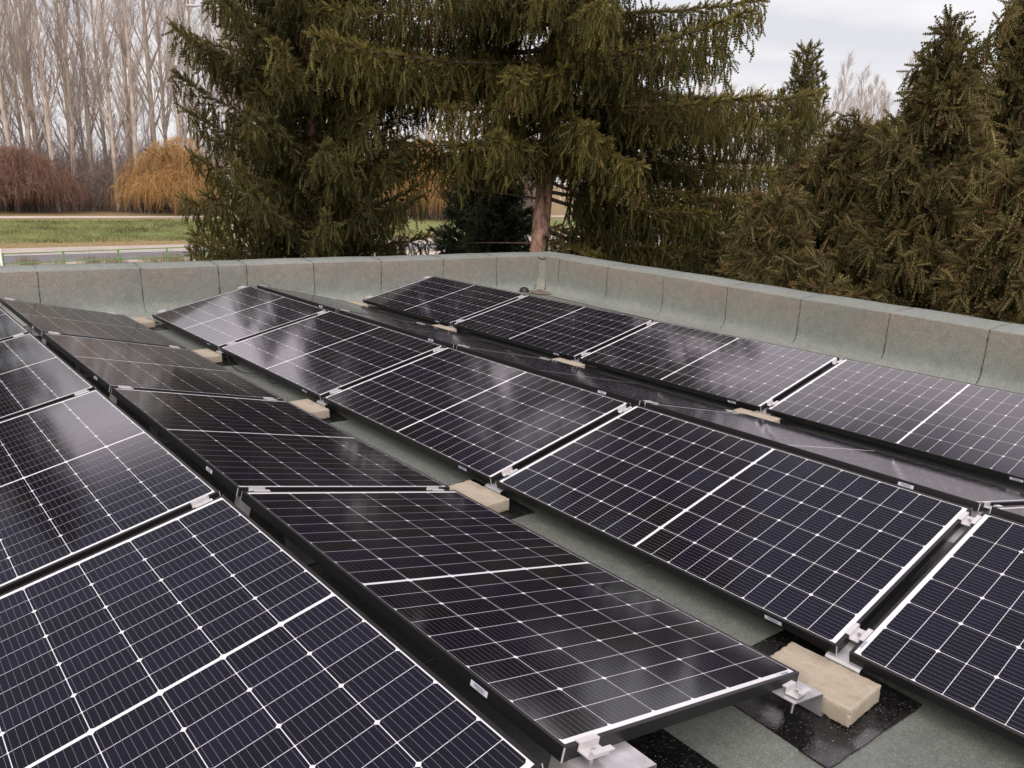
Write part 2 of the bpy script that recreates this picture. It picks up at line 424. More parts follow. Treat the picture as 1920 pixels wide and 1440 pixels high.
# supports -----------------------------------------------------------
rnd = random.Random(7)
def rough_block(lx, ly, lz, seed, div=0.010):
    """worn concrete block with rounded, chipped edges"""
    rg = np.random.default_rng(seed)
    nx, ny, nz = [max(2, int(round(q / div))) for q in (lx, ly, lz)]
    idx = {}; V = []; F = []
    def vid(i, j, k):
        if (i, j, k) not in idx:
            p = np.array([lx * (i / nx - .5), ly * (j / ny - .5), lz * k / nz]); h = np.array([lx / 2, ly / 2, lz])
            on = [i in (0, nx), j in (0, ny), k in (0, nz)]
            if sum(on) >= 2:
                c = np.array([0, 0, lz / 2]); dirn = np.sign(p - c) * np.array(on)
                p = p - dirn * (0.0012 + abs(rg.normal(0, 0.0008)) + (0.003 * rg.random() if rg.random() < .06 else 0))
            elif on[2]: p = p + np.array([0, 0, rg.normal(0, 0.0004)])
            idx[(i, j, k)] = len(V); V.append(p)
        return idx[(i, j, k)]
    for i in range(nx):
        for j in range(ny):
            F.append((vid(i, j, nz), vid(i + 1, j, nz), vid(i + 1, j + 1, nz), vid(i, j + 1, nz)))
            F.append((vid(i, j, 0), vid(i, j + 1, 0), vid(i + 1, j + 1, 0), vid(i + 1, j, 0)))
    for i in range(nx):
        for k in range(nz):
            F.append((vid(i, 0, k), vid(i + 1, 0, k), vid(i + 1, 0, k + 1), vid(i, 0, k + 1)))
            F.append((vid(i, ny, k), vid(i, ny, k + 1), vid(i + 1, ny, k + 1), vid(i + 1, ny, k)))
    for j in range(ny):
        for k in range(nz):
            F.append((vid(0, j, k), vid(0, j, k + 1), vid(0, j + 1, k + 1), vid(0, j + 1, k)))
            F.append((vid(nx, j, k), vid(nx, j + 1, k), vid(nx, j + 1, k + 1), vid(nx, j, k + 1)))
    m = MB(); m.add(V, F); return m
def mat_thing(x, y, lx, ly, label, rz=0.0):
    m = MB(); n = 10; rg = random.Random(int(abs(x * 977 + y * 131)))
    ring = []
    for a, b in (((-1, -1), (1, -1)), ((1, -1), (1, 1)), ((1, 1), (-1, 1)), ((-1, 1), (-1, -1))):
        for i in range(n):
            f = i / n
            ring.append(((a[0] + (b[0] - a[0]) * f) * lx / 2 + rg.uniform(-.0015, .0015), (a[1] + (b[1] - a[1]) * f) * ly / 2 + rg.uniform(-.0015, .0015)))
    N = len(ring)
    m.add([(p[0], p[1], 0.0045) for p in ring] + [(p[0], p[1], -0.001) for p in ring], [tuple(range(N))] + [(N + i, N + (i + 1) % N, (i + 1) % N, i) for i in range(N)])
    o = m.build('bitumen_mat', M['mat']); o.location = (x, y, ROOF + 0.002); o.rotation_euler = (0, 0, rz)
    return tag(o, label, 'mat', 'black bitumen mats under the panel supports')
def valley_bracket(x_web, y, side, zo, label):
    """side=-1: plate reaches to -x under the panel left of the paver; +1 mirror"""
    c, s = math.cos(TILT), math.sin(TILT); zt = zo - FR - 0.004
    edge = 0.026
    px = [(x_web - side * 0.03, ROOF + 0.009), (x_web - side * 0.004, ROOF + 0.009), (x_web, ROOF + 0.013), (x_web, zt - 0.006), (x_web + side * 0.006, zt + 0.0005)]
    px.append((x_web + side * 0.17, zt + 0.17 * s / c * 0.985))
    m = MB(); m.sheet(px, 0.003, -0.058, 0.058)
    o = m.build('valley_bracket', M['alu']); o.location = (0, y, 0)
    return tag(o, label, 'bracket', 'aluminium brackets beside the pavers')
def ridge_bracket(xa, xb, y, zo, label):
    """folded sheet standing under the two ridge edges"""
    c, s = math.cos(TILT), math.sin(TILT); zt = zo + SN - FR - 0.004
    tt = s / c; wdt = 0.2
    pr = [(xa - wdt - 0.10, ROOF + 0.009), (xa - wdt, ROOF + 0.009), (xa - wdt, zt - wdt * tt), (xa - 0.012, zt - 0.012 * tt), (xa + 0.004, zt - 0.06), (xb - 0.004, zt - 0.06), (xb + 0.012, zt - 0.012 * tt)]
    if xb > xa + 0.001: pr += [(xb + wdt, zt - wdt * tt), (xb + wdt, ROOF + 0.009), (xb + wdt + 0.10, ROOF + 0.009)]
    m = MB(); m.sheet(pr, 0.003, -0.07, 0.07)
    o = m.build('ridge_bracket', M['alu']); o.location = (0, y, 0)
    return tag(o, label, 'bracket', 'folded aluminium brackets under the ridges')
def ridge_single(x, y, zo, label):
    c, s = math.cos(TILT), math.sin(TILT); zt = zo + SN - FR - 0.004; tt = s / c
    m = MB(); m.sheet([(x - 0.30, ROOF + 0.009), (x - 0.2, ROOF + 0.009), (x - 0.2, zt - 0.2 * tt), (x + 0.012, zt + 0.012 * tt), (x + 0.016, zt - 0.03), (x + 0.016, ROOF + 0.009), (x + 0.13, ROOF + 0.009)], 0.003, -0.105, 0.105)
    o = m.build('ridge_bracket', M['alu']); o.location = (0, y, 0)
    return tag(o, label, 'bracket', 'folded aluminium brackets under the ridges')
for val, xv1, xv2, zo1, zo2, yo, ks in (('left valley', XV_B, XV_C, 0.0, -0.0189, 0.006, range(5)), ('right valley', XV_D, XV_E, -0.0189, -0.0321, 0.018, range(4))):
    xm = (xv1 + xv2) / 2
    for k in ks:
        y = ys(k) + yo + 0.015 + (0.0 if k else -0.06)
        mat_thing(xm - 0.03 + rnd.uniform(-.01, .01), y + 0.03, 0.50, 0.50, f'wet black bitumen mat under the {ORD[k]} paver from the back parapet, {val}', rnd.uniform(-.03, .03) - 0.05)
        b = rough_block(0.2, 0.305, 0.06, 11 + k + int(xv1 * 10)).build('concrete_paver', M['paver'])
        b.location = (xm + rnd.uniform(-.004, .004), y - (0 if k == 4 else rnd.uniform(-.02, .03)), ROOF + 0.0115); b.rotation_euler = (0, 0, 0.03 + rnd.uniform(-.03, .03))
        tag(b, f'beige concrete paver weighing down the supports, {ORD[k]} from the back parapet in the {val}', 'paver', 'beige concrete pavers in the valleys')
        valley_bracket(xm - 0.108, ys(k) + yo, -1, zo1, f'silver bracket left of the {ORD[k]} paver from the back parapet, {val}')
        valley_bracket(xm + 0.117, ys(k) + yo, 1, zo2, f'silver bracket right of the {ORD[k]} paver from the back parapet, {val}')
for k in range(5):
    pos = 'back end' if k == 0 else 'near end' if k == 4 else f'{ORD[k - 1]} seam from the back'
    ridge_bracket(-0.0761, 0.0, ys(k) - 0.004, 0.003, f'folded silver bracket under the left ridge at the {pos}')
    if k < 4 or True:
        pos2 = 'back end' if k == 0 else f'{ORD[k - 1]} seam from the back'
        ridge_bracket(XR_C, XR_D, ys(k) + 0.015, -0.0189, f'folded silver bracket under the middle ridge at the {pos2}')
    if k < 4:
        ridge_single(XR_E, ys(k) + 0.02, -0.0321, f'folded silver bracket under the right ridge at the {pos2}')
mat_thing(0.02, ys(4) + 0.0, 1.16, 0.47, 'wet black bitumen mat under the near end of the left ridge')
cab = MB()
yc = -2.35
pts = [(XV_C + 0.05, yc + 0.55, -0.04)]
for i in range(15):
    f = i / 14
    pts.append((XV_C + 0.02 - 0.05 * math.sin(f * math.pi), yc + 0.5 - f * 0.75, -0.045 - 0.07 * math.sin(f * math.pi) ** 0.7))
for i in range(9):
    f = i / 8
    pts.append((XV_C + 0.03 - 0.03 * math.sin(f * math.pi), yc - 0.27 - f * 0.3, -0.045 - 0.055 * math.sin(f * math.pi)))
cab.tube(pts, 0.0035, 6)
tag(cab.build('power_cable', M['black'], smooth=True), 'thin black cable sagging in loops below the second panel of the third row', 'cable')

# ------------------------------------------------------------------ the building: roof, parapets, outer walls
bld = empty('flat_roof_building', (0, 0, -4.5))
tag(bld, 'flat-roofed building covered in green-grey mineral roofing felt with raised parapets', 'building')
FA = (-0.08023, 0.81402); FB = (0.10203, 6.65442)       # inner parapet lines  y = a x + b   /   x = a y + b
CY = (FA[0] * FB[1] + FA[1]) / (1 - FA[0] * FB[0]); CX = FB[0] * CY + FB[1]
def set_tint(o, vals):
    at = o.data.attributes.new('tint', 'FLOAT', 'POINT'); at.data.foreach_set('value', np.asarray(vals, np.float32))
# roof felt: lapped sheets, each a little proud of the one before
def roof_sheet():
    m = MB(); y = -16.0; k = 0; tint = []
    xs = np.linspace(-7, 8.2, 60)
    e = lambda x, s: 0.006 * math.sin(x * 3.1 + s) + 0.004 * math.sin(x * 7.7 + 2 * s)
    while y < 2.2:
        y2 = y + 0.98
        vs = []
        for x in xs: vs += [(x, y - 0.06 + e(x, k), 0.003), (x, y - 0.06 + e(x, k) + .004, 0.0065), (x, y + 0.5, 0.004), (x, y2 + 0.02, 0.0015)]
        fs = []
        for i in range(len(xs) - 1):
            for q in range(3): fs.append((4 * i + q, 4 * i + 4 + q, 4 * i + 5 + q, 4 * i + 1 + q))
        m.add(vs, fs); y = y2; k += 1
    o = m.build('roof_felt', felt_mat('dark_roof_felt', 0.62), bld); o.location = (0, 0, ROOF - 0.004 + 4.5)  # same felt as the parapets, multiplied darker
    set_tint(o, [0.05] * m.n); return o
roof_sheet()
slab = MB(); slab.box((-7.2, -16.2, -0.3), (CX + .2, CY + .1, -0.012)); so_ = slab.build('roof_deck', M['plaster'], bld); so_.location = (0, 0, ROOF + 4.5)
# parapet: profile swept along each side. local s along the wall, n outward
def parapet(name, P0, P1, seams, ztop0, ztop1, thick, label, seed):
    P0 = np.array(P0); P1 = np.array(P1); d = P1 - P0; Ln = np.hypot(*d); d /= Ln
    nrm = np.array([-d[1], d[0]])                    # outward (left of the walking direction)
    rg = np.random.default_rng(seed)
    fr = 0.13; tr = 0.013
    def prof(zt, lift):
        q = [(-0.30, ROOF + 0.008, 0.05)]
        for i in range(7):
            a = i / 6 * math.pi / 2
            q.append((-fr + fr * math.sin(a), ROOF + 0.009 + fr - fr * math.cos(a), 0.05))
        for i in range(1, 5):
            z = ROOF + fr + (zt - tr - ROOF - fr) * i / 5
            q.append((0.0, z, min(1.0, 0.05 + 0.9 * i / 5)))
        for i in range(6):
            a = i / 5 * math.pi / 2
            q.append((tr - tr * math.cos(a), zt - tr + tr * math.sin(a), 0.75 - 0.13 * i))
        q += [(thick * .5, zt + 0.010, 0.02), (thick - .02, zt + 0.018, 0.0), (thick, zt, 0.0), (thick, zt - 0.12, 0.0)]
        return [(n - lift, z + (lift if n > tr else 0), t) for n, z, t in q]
    cuts = sorted([0.0] + [s for s in seams if 0.05 < s < Ln - 0.05] + [Ln])
    root = None
    m = MB(); tint = []
    for i in range(len(cuts) - 1):
        a, b = cuts[i] - (0.05 if i else 0), cuts[i + 1]
        lift0, lift1 = (0.0035 if i else 0.001), 0.001
        n = max(3, int((b - a) / 0.12)); rows = []
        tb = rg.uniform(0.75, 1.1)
        for k in range(n + 1):
            f = k / n; s = a + (b - a) * f
            zt = ztop0 + (ztop1 - ztop0) * s / Ln + 0.003 * math.sin(s * 2.3 + seed) + 0.002 * math.sin(s * 7.1)
            lift = lift0 + (lift1 - lift0) * f
            P = P0 + d * s; wob = 0.003 * math.sin(s * 1.7 + 2 * seed) + 0.0015 * math.sin(s * 5.3)
            row = []
            for nn, z, t in prof(zt, lift):
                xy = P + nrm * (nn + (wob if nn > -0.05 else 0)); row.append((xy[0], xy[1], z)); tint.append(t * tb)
            rows.append(row)
        c = len(rows[0]); vs = [v for r in rows for v in r]; fs = []
        for k in range(n):
            for q in range(c - 1): fs.append((k * c + q, (k + 1) * c + q, (k + 1) * c + q + 1, k * c + q + 1))
        m.add(vs, fs)
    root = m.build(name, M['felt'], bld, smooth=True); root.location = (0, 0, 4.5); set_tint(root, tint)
    root['label'] = label
    # bitumen bead along the laps
    for s in cuts[1:-1]:
        bm = MB(); pr = prof(ztop0 + (ztop1 - ztop0) * s / Ln, 0.0075); vs = []; s0 = s - 0.05
        lo = 1 + int(rg.integers(0, 5)); 
        pr = pr[lo:]; pts = []
        for q in range(len(pr) - 1):
            for e in range(3): pts.append(tuple(np.array(pr[q][:2]) * (1 - e / 3) + np.array(pr[q + 1][:2]) * e / 3))
        drift = rg.uniform(-.02, .02)
        for q, (nn, z) in enumerate(pts):
            wd = 0.0014 + max(0, rg.normal(0.0010, 0.0018)); off = rg.normal(0, 0.0014) + drift * (1 - (z - ROOF) / 0.5)
            for sg2 in (-1, 1):
                xy = P0 + d * (s0 + off + sg2 * wd) + nrm * (nn + 0.003 * math.sin(s * 1.7 + 2 * seed) + 0.0015 * math.sin(s * 5.3)); vs.append((xy[0], xy[1], z + (0.001 if nn > 0.05 else 0)))
        bm.add(vs, [(2 * q, 2 * q + 1, 2 * q + 3, 2 * q + 2) for q in range(len(pts) - 1)])
        bm.build('felt_seam', M['bitumen'], root)
    # core and outer face down to the ground
    core = MB()
    A, B = P0 + nrm * (thick - 0.012), P1 + nrm * (thick - 0.012); A2, B2 = P0 + nrm * 0.05, P1 + nrm * 0.05
    zt = min(ztop0, ztop1) - 0.05
    core.add([(*A, zt), (*B, zt), (*B, -4.6), (*A, -4.6), (*A2, zt), (*B2, zt), (*B2, -4.6), (*A2, -4.6)], [(0, 3, 2, 1), (4, 5, 6, 7), (0, 1, 5, 4), (3, 7, 6, 2), (0, 4, 7, 3), (1, 2, 6, 5)])
    co = core.build('outer_wall', M['plaster'], bld); co.location = (0, 0, 4.5)
    return root
# back parapet runs from +x to -x so that outward is +y
bx = [5.929, 5.092, 4.193, 3.306, 2.518, 2.207, 1.416, 0.488, -0.5, -1.5, -2.5, -3.5, -4.5, -5.5]
ua = np.array([1, FA[0]]) / math.hypot(1, FA[0])
PC = np.array([CX, CY]); PL = np.array([-7.0, FA[0] * -7 + FA[1]])
hyp = math.hypot(1, FA[0])
# walking direction for outward=+y must be -x ... left of (-x) is -y, so walk +x
def s_back(x): return (x - PL[0]) * hyp
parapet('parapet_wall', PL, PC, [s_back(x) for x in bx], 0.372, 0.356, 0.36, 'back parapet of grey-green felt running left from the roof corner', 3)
by = [-0.166, -1.188, -2.179, -3.153, -4.089, -5.022, -5.874, -6.85, -7.8, -8.8, -9.8, -10.8, -11.8]
PN = np.array([FB[0] * -13.0 + FB[1], -13.0]); hy2 = math.hypot(1, FB[0])
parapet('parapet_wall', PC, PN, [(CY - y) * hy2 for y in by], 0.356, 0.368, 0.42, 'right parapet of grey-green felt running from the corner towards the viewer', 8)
# corner block so the two tops meet
cb = MB(); n1 = np.array([-ua[1], ua[0]])
ub = (PN - PC) / np.hypot(*(PN - PC)); n2 = np.array([-ub[1], ub[0]])
q0 = PC - ua * 0.03 + n1 * 0.02 ; 
c1 = PC + n1 * 0.36; c2 = PC + n1 * 0.36 + n2 * 0.42; c3 = PC + n2 * 0.42; c0 = PC + n1 * 0.0 + n2 * 0.0
zt = 0.372
vs = [(*c0, zt - .016), (*c3, zt), (*c2, zt), (*c1, zt), (*c0, -4.6), (*c3, -4.6), (*c2, -4.6), (*c1, -4.6)]
cb.add(vs, [(0, 1, 2, 3), (1, 5, 6, 2), (2, 6, 7, 3)]); o = cb.build('corner_cap', M['felt'], bld); o.location = (0, 0, 4.5); set_tint(o, [0.0] * 8)
# reinforcing strip of felt in the inner corner with tarred edges
cs = MB(); edge = MB(); dg = -(n1 + n2); dg /= np.hypot(*dg); tg = np.array([-dg[1], dg[0]]); tint = []
rows = []
H = [(ROOF + 0.02, 0.17), (ROOF + 0.05, 0.11), (ROOF + 0.10, 0.072), (ROOF + 0.16, 0.058), (0.0, 0.052), (0.12, 0.05), (0.24, 0.05), (0.345, 0.05)]
for z, off in H: rows.append([(*(PC + dg * off + tg * sgn * 0.075), z) for sgn in (-1, -.4, .4, 1)])
vs = [v for r in rows for v in r]
cs.add(vs, [(4 * i + k, 4 * i + k + 1, 4 * i + 5 + k, 4 * i + 4 + k) for i in range(len(H) - 1) for k in range(3)])
o = cs.build('corner_strip', M['felt'], bld); o.location = (0, 0, 4.5); set_tint(o, [0.45] * cs.n)
rg = np.random.default_rng(5)
for sgn in (-1, 1):
    pts = []
    for (z, off), (z2, off2) in zip(H[:-1], H[1:]):
        for f in (0, .33, .66): pts.append((*(PC + dg * (off + (off2 - off) * f + 0.004) + tg * (sgn * 0.077 + rg.normal(0, .002))), z + (z2 - z) * f))
    pts.append((*(PC + dg * 0.054 + tg * sgn * 0.077), 0.352)); edge.tube(pts, [0.009 + 0.005 * rg.random() for _ in pts], 5)
pts = [(*(PC + dg * (0.052 + 0.004) + tg * (0.08 * s_)), 0.350 - 0.035 * (1 - s_ * s_) ) for s_ in np.linspace(-1, 1, 13)]
edge.tube(pts, 0.008, 5)
o = edge.build('tar_edge', M['bitumen'], bld, smooth=True); o.location = (0, 0, 4.5)
st = MB(); ring = []
for i in range(26):
    a = 2 * math.pi * i / 26; r_ = 1 + 0.22 * math.sin(3 * a + 1) + 0.12 * math.sin(7 * a)
    p = PC + dg * 0.36 + np.array([math.cos(a) * 0.20 * r_, math.sin(a) * 0.24 * r_]); ring.append((p[0], p[1], ROOF + 0.013))
st.add(ring, [tuple(range(26))]); o = st.build('rust_stain', M['rust'], bld); o.location = (0, 0, 4.5)
# drain cap near the corner
dp = np.array([6.187, 0.144]) + np.array([0.05, 0.0])
dm = MB(); prof_ = [(0.07, 0.0), (0.07, 0.03), (0.065, 0.055), (0.05, 0.078), (0.028, 0.09), (0.001, 0.094)]
vs = []; K = 16
for r_, z in prof_:
    for k in range(K): vs.append((r_ * math.cos(2 * math.pi * k / K), r_ * math.sin(2 * math.pi * k / K), z))
dm.add(vs, [(i * K + k, i * K + (k + 1) % K, (i + 1) * K + (k + 1) % K, (i + 1) * K + k) for i in range(len(prof_) - 1) for k in range(K)])
o = dm.build('roof_drain_cap', M['black'], smooth=True); o.location = (dp[0], dp[1], ROOF - 0.015)
tag(o, 'black domed cap on the roof by the corner of the parapets', 'drain cap')

# ------------------------------------------------------------------ ground, roads
def ground_mat():
    t = NT('grass_ground'); tcn = t.n('ShaderNodeTexCoord').outputs['Object']
    sxy = t.n('ShaderNodeSeparateXYZ'); t.l(tcn, sxy.inputs[0])
    big = t.noise(0.22, 4, 0.6, tcn); fine = t.noise(3.5, 5, 0.7, tcn)
    grass = t.ramp(fine, [(0.3, (0.10, 0.12, 0.045)), (0.55, (0.19, 0.225, 0.085)), (0.75, (0.29, 0.30, 0.13))])
    dry = t.ramp(fine, [(0.3, (0.17, 0.12, 0.06)), (0.7, (0.36, 0.27, 0.15))])
    yy = t.n('ShaderNodeMath', operation='ADD'); t.l(sxy.outputs['Y'], yy.inputs[0])
    k = t.n('ShaderNodeMath', operation='MULTIPLY'); t.l(big, k.inputs[0]); k.inputs[1].default_value = 7.0; t.l(k.outputs[0], yy.inputs[1])
    dryf = t.ramp(t.maprange(yy.outputs[0], 40, 100, 0, 1), [(0.33, (0.8, 0.8, 0.8)), (0.395, (0.85, 0.85, 0.85)), (0.43, (0.10, 0.10, 0.10)), (0.63, (0.15, 0.15, 0.15)), (0.68, (0.9, 0.9, 0.9))])
    m = t.set(t.mix(dryf, grass, dry), 0.95, spec=0.1); return m
gm = MB(); xs = np.linspace(-500, 700, 25)
prof_ = [(-400, -4.5), (58, -4.5), (61, -4.42), (66, -4.2), (72, -3.92), (75.5, -3.82), (78, -3.8), (900, -3.8)]
gm.add([(x, y - 0.03 * (x if 50 < y < 80 else 0) * 0, z) for x in xs for y, z in prof_], [(i * 8 + k, (i + 1) * 8 + k, (i + 1) * 8 + k + 1, i * 8 + k + 1) for i in range(24) for k in range(7)])
tag(gm.build('ground', ground_mat()), kind='structure')
def strip(name, y0, y1, z, m):
    b = MB(); b.add([(-400, y0, z), (600, y0, z), (600, y1, z), (-400, y1, z)], [(0, 1, 2, 3)])
    return tag(b.build(name, m), kind='structure')
strip('road', 46.4, 51.4, -4.490, simple('asphalt', (0.15, 0.15, 0.155), 0.85, var=0.12, scale=0.8))
strip('road_marking', 51.05, 51.3, -4.484, simple('road_paint', (0.75, 0.74, 0.72), 0.7, var=0.05))
strip('cycle_path', 51.5, 55.9, -4.486, simple('pale_paving', (0.40, 0.35, 0.31), 0.9, var=0.10, scale=0.5))
strip('verge', 40.5, 46.3, -4.488, simple('dusty_verge', (0.42, 0.38, 0.32), 0.95, var=0.2, scale=0.9))
strip('footpath', 78.3, 80.9, -3.788, simple('pale_concrete_path', (0.52, 0.48, 0.44), 0.9, var=0.1, scale=0.5))

# railing between verge and road
fy = lambda x: 41.56 + 0.1035 * x
rail = empty('railing_fence', (10, fy(10), -4.5)); tag(rail, 'green painted tubular railing along the verge of the road', 'railing')
rg_m = simple('green_paint', (0.13, 0.25, 0.09), 0.5, var=0.2)
px_ = [-6.0, -3.05, -0.1, 2.85, 5.82, 8.78, 11.73, 14.58, 17.4, 20.3, 23.2, 26.1]
for x in px_:
    b = MB(); b.box((x - .045, fy(x) - .045, -4.5), (x + .045, fy(x) + .045, -3.47)); o = b.build('post', rg_m, rail); o.location = (-10, -fy(10), 4.5)
for z in (-3.5, -4.05):
    b = MB(); b.tube([(x, fy(x), z) for x in px_], 0.032, 8); o = b.build('rail', rg_m, rail); o.location = (-10, -fy(10), 4.5)

# street lamp
lp = spot(431, 56, -4.5)
lamp = empty('street_lamp', lp); tag(lamp, 'tall grey concrete street lamp behind the left spruce', 'street lamp')
b = MB(); b.tube([(0, 0, -0.2), (0, 0, 4), (0, 0, 9), (0, 0, 16.0)], [.19, .17, .15, .11], 12); b.build('pole', simple('concrete_pole', (0.42, 0.38, 0.33), 0.9), lamp, smooth=True)
dirl = -RV[:2] / np.hypot(*RV[:2])
zl = 4.5 + min(np.arange(8, 16, .02), key=lambda z: abs(720 - FPX * ((np.array([lp[0], lp[1], z]) - CAM) @ UV) / ((np.array([lp[0], lp[1], z]) - CAM) @ FV) - 13))
b = MB(); b.tube([(dirl[0] * s_, dirl[1] * s_, zl + 0.0 + .02 * s_) for s_ in (0, .7, 1.5)], 0.045, 8); b.build('arm', M['steel'], lamp, smooth=True)
b = MB(); vs = []
for s_, wd, h in ((1.4, .05, .05), (1.5, .11, .08), (1.85, .14, .10), (2.1, .09, .06), (2.16, .02, .02)):
    c = dirl * s_; pn = np.array([-dirl[1], dirl[0]])
    for k in range(10):
        a = 2 * math.pi * k / 10; q = c + pn * wd * math.cos(a); vs.append((q[0], q[1], zl + h * math.sin(a)))
b.add(vs, [(i * 10 + k, i * 10 + (k + 1) % 10, i * 10 + 10 + (k + 1) % 10, i * 10 + 10 + k) for i in range(4) for k in range(10)] + [tuple(range(10)), tuple(range(49, 39, -1))])
b.build('lamp_head', simple('lamp_housing', (0.45, 0.45, 0.45), 0.5), lamp, smooth=True)

# ------------------------------------------------------------------ conifers
def shoots(P, D, Ln, R, rg, blades=3, teeth=6):
    """bristly twigs: N x (axis + serrated blades) -> verts, tris"""
    N = len(P); D = D / (np.linalg.norm(D, axis=1, keepdims=True) + 1e-9)
    ref = np.where(np.abs(D[:, 2:3]) > 0.8, np.array([[1., 0, 0]]), np.array([[0, 0, 1.]]))
    A = np.cross(D, ref); A /= np.linalg.norm(A, axis=1, keepdims=True); B = np.cross(D, A)
    ph = rg.random(N) * 6.283
    nv = teeth + 1 + blades * teeth
    V = np.zeros((N, nv, 3))
    bend = rg.normal(0, 0.06, (N, 3)) * Ln[:, None]
    for i in range(teeth + 1):
        f = i / teeth; V[:, i] = P + D * (Ln * f)[:, None] + bend * f * f
    T = []
    for b in range(blades):
        a = ph + b * 6.283 / blades
        Nn = A * np.cos(a)[:, None] + B * np.sin(a)[:, None]
        for i in range(teeth):
            wv = R * (1.0 if i < teeth - 1 else 0.75) * rg.uniform(0.7, 1.25, N)
            V[:, teeth + 1 + b * teeth + i] = P + D * (Ln * (i + 1.7) / (teeth + .7))[:, None] + Nn * wv[:, None] + bend * (i / teeth) ** 2
            T.append((i, i + 1, teeth + 1 + b * teeth + i))
    T = np.array(T)[None] + (np.arange(N) * nv)[:, None, None]
    return V.reshape(-1, 3), T.reshape(-1, 3), nv
UP = np.array([0, 0, 1.0])
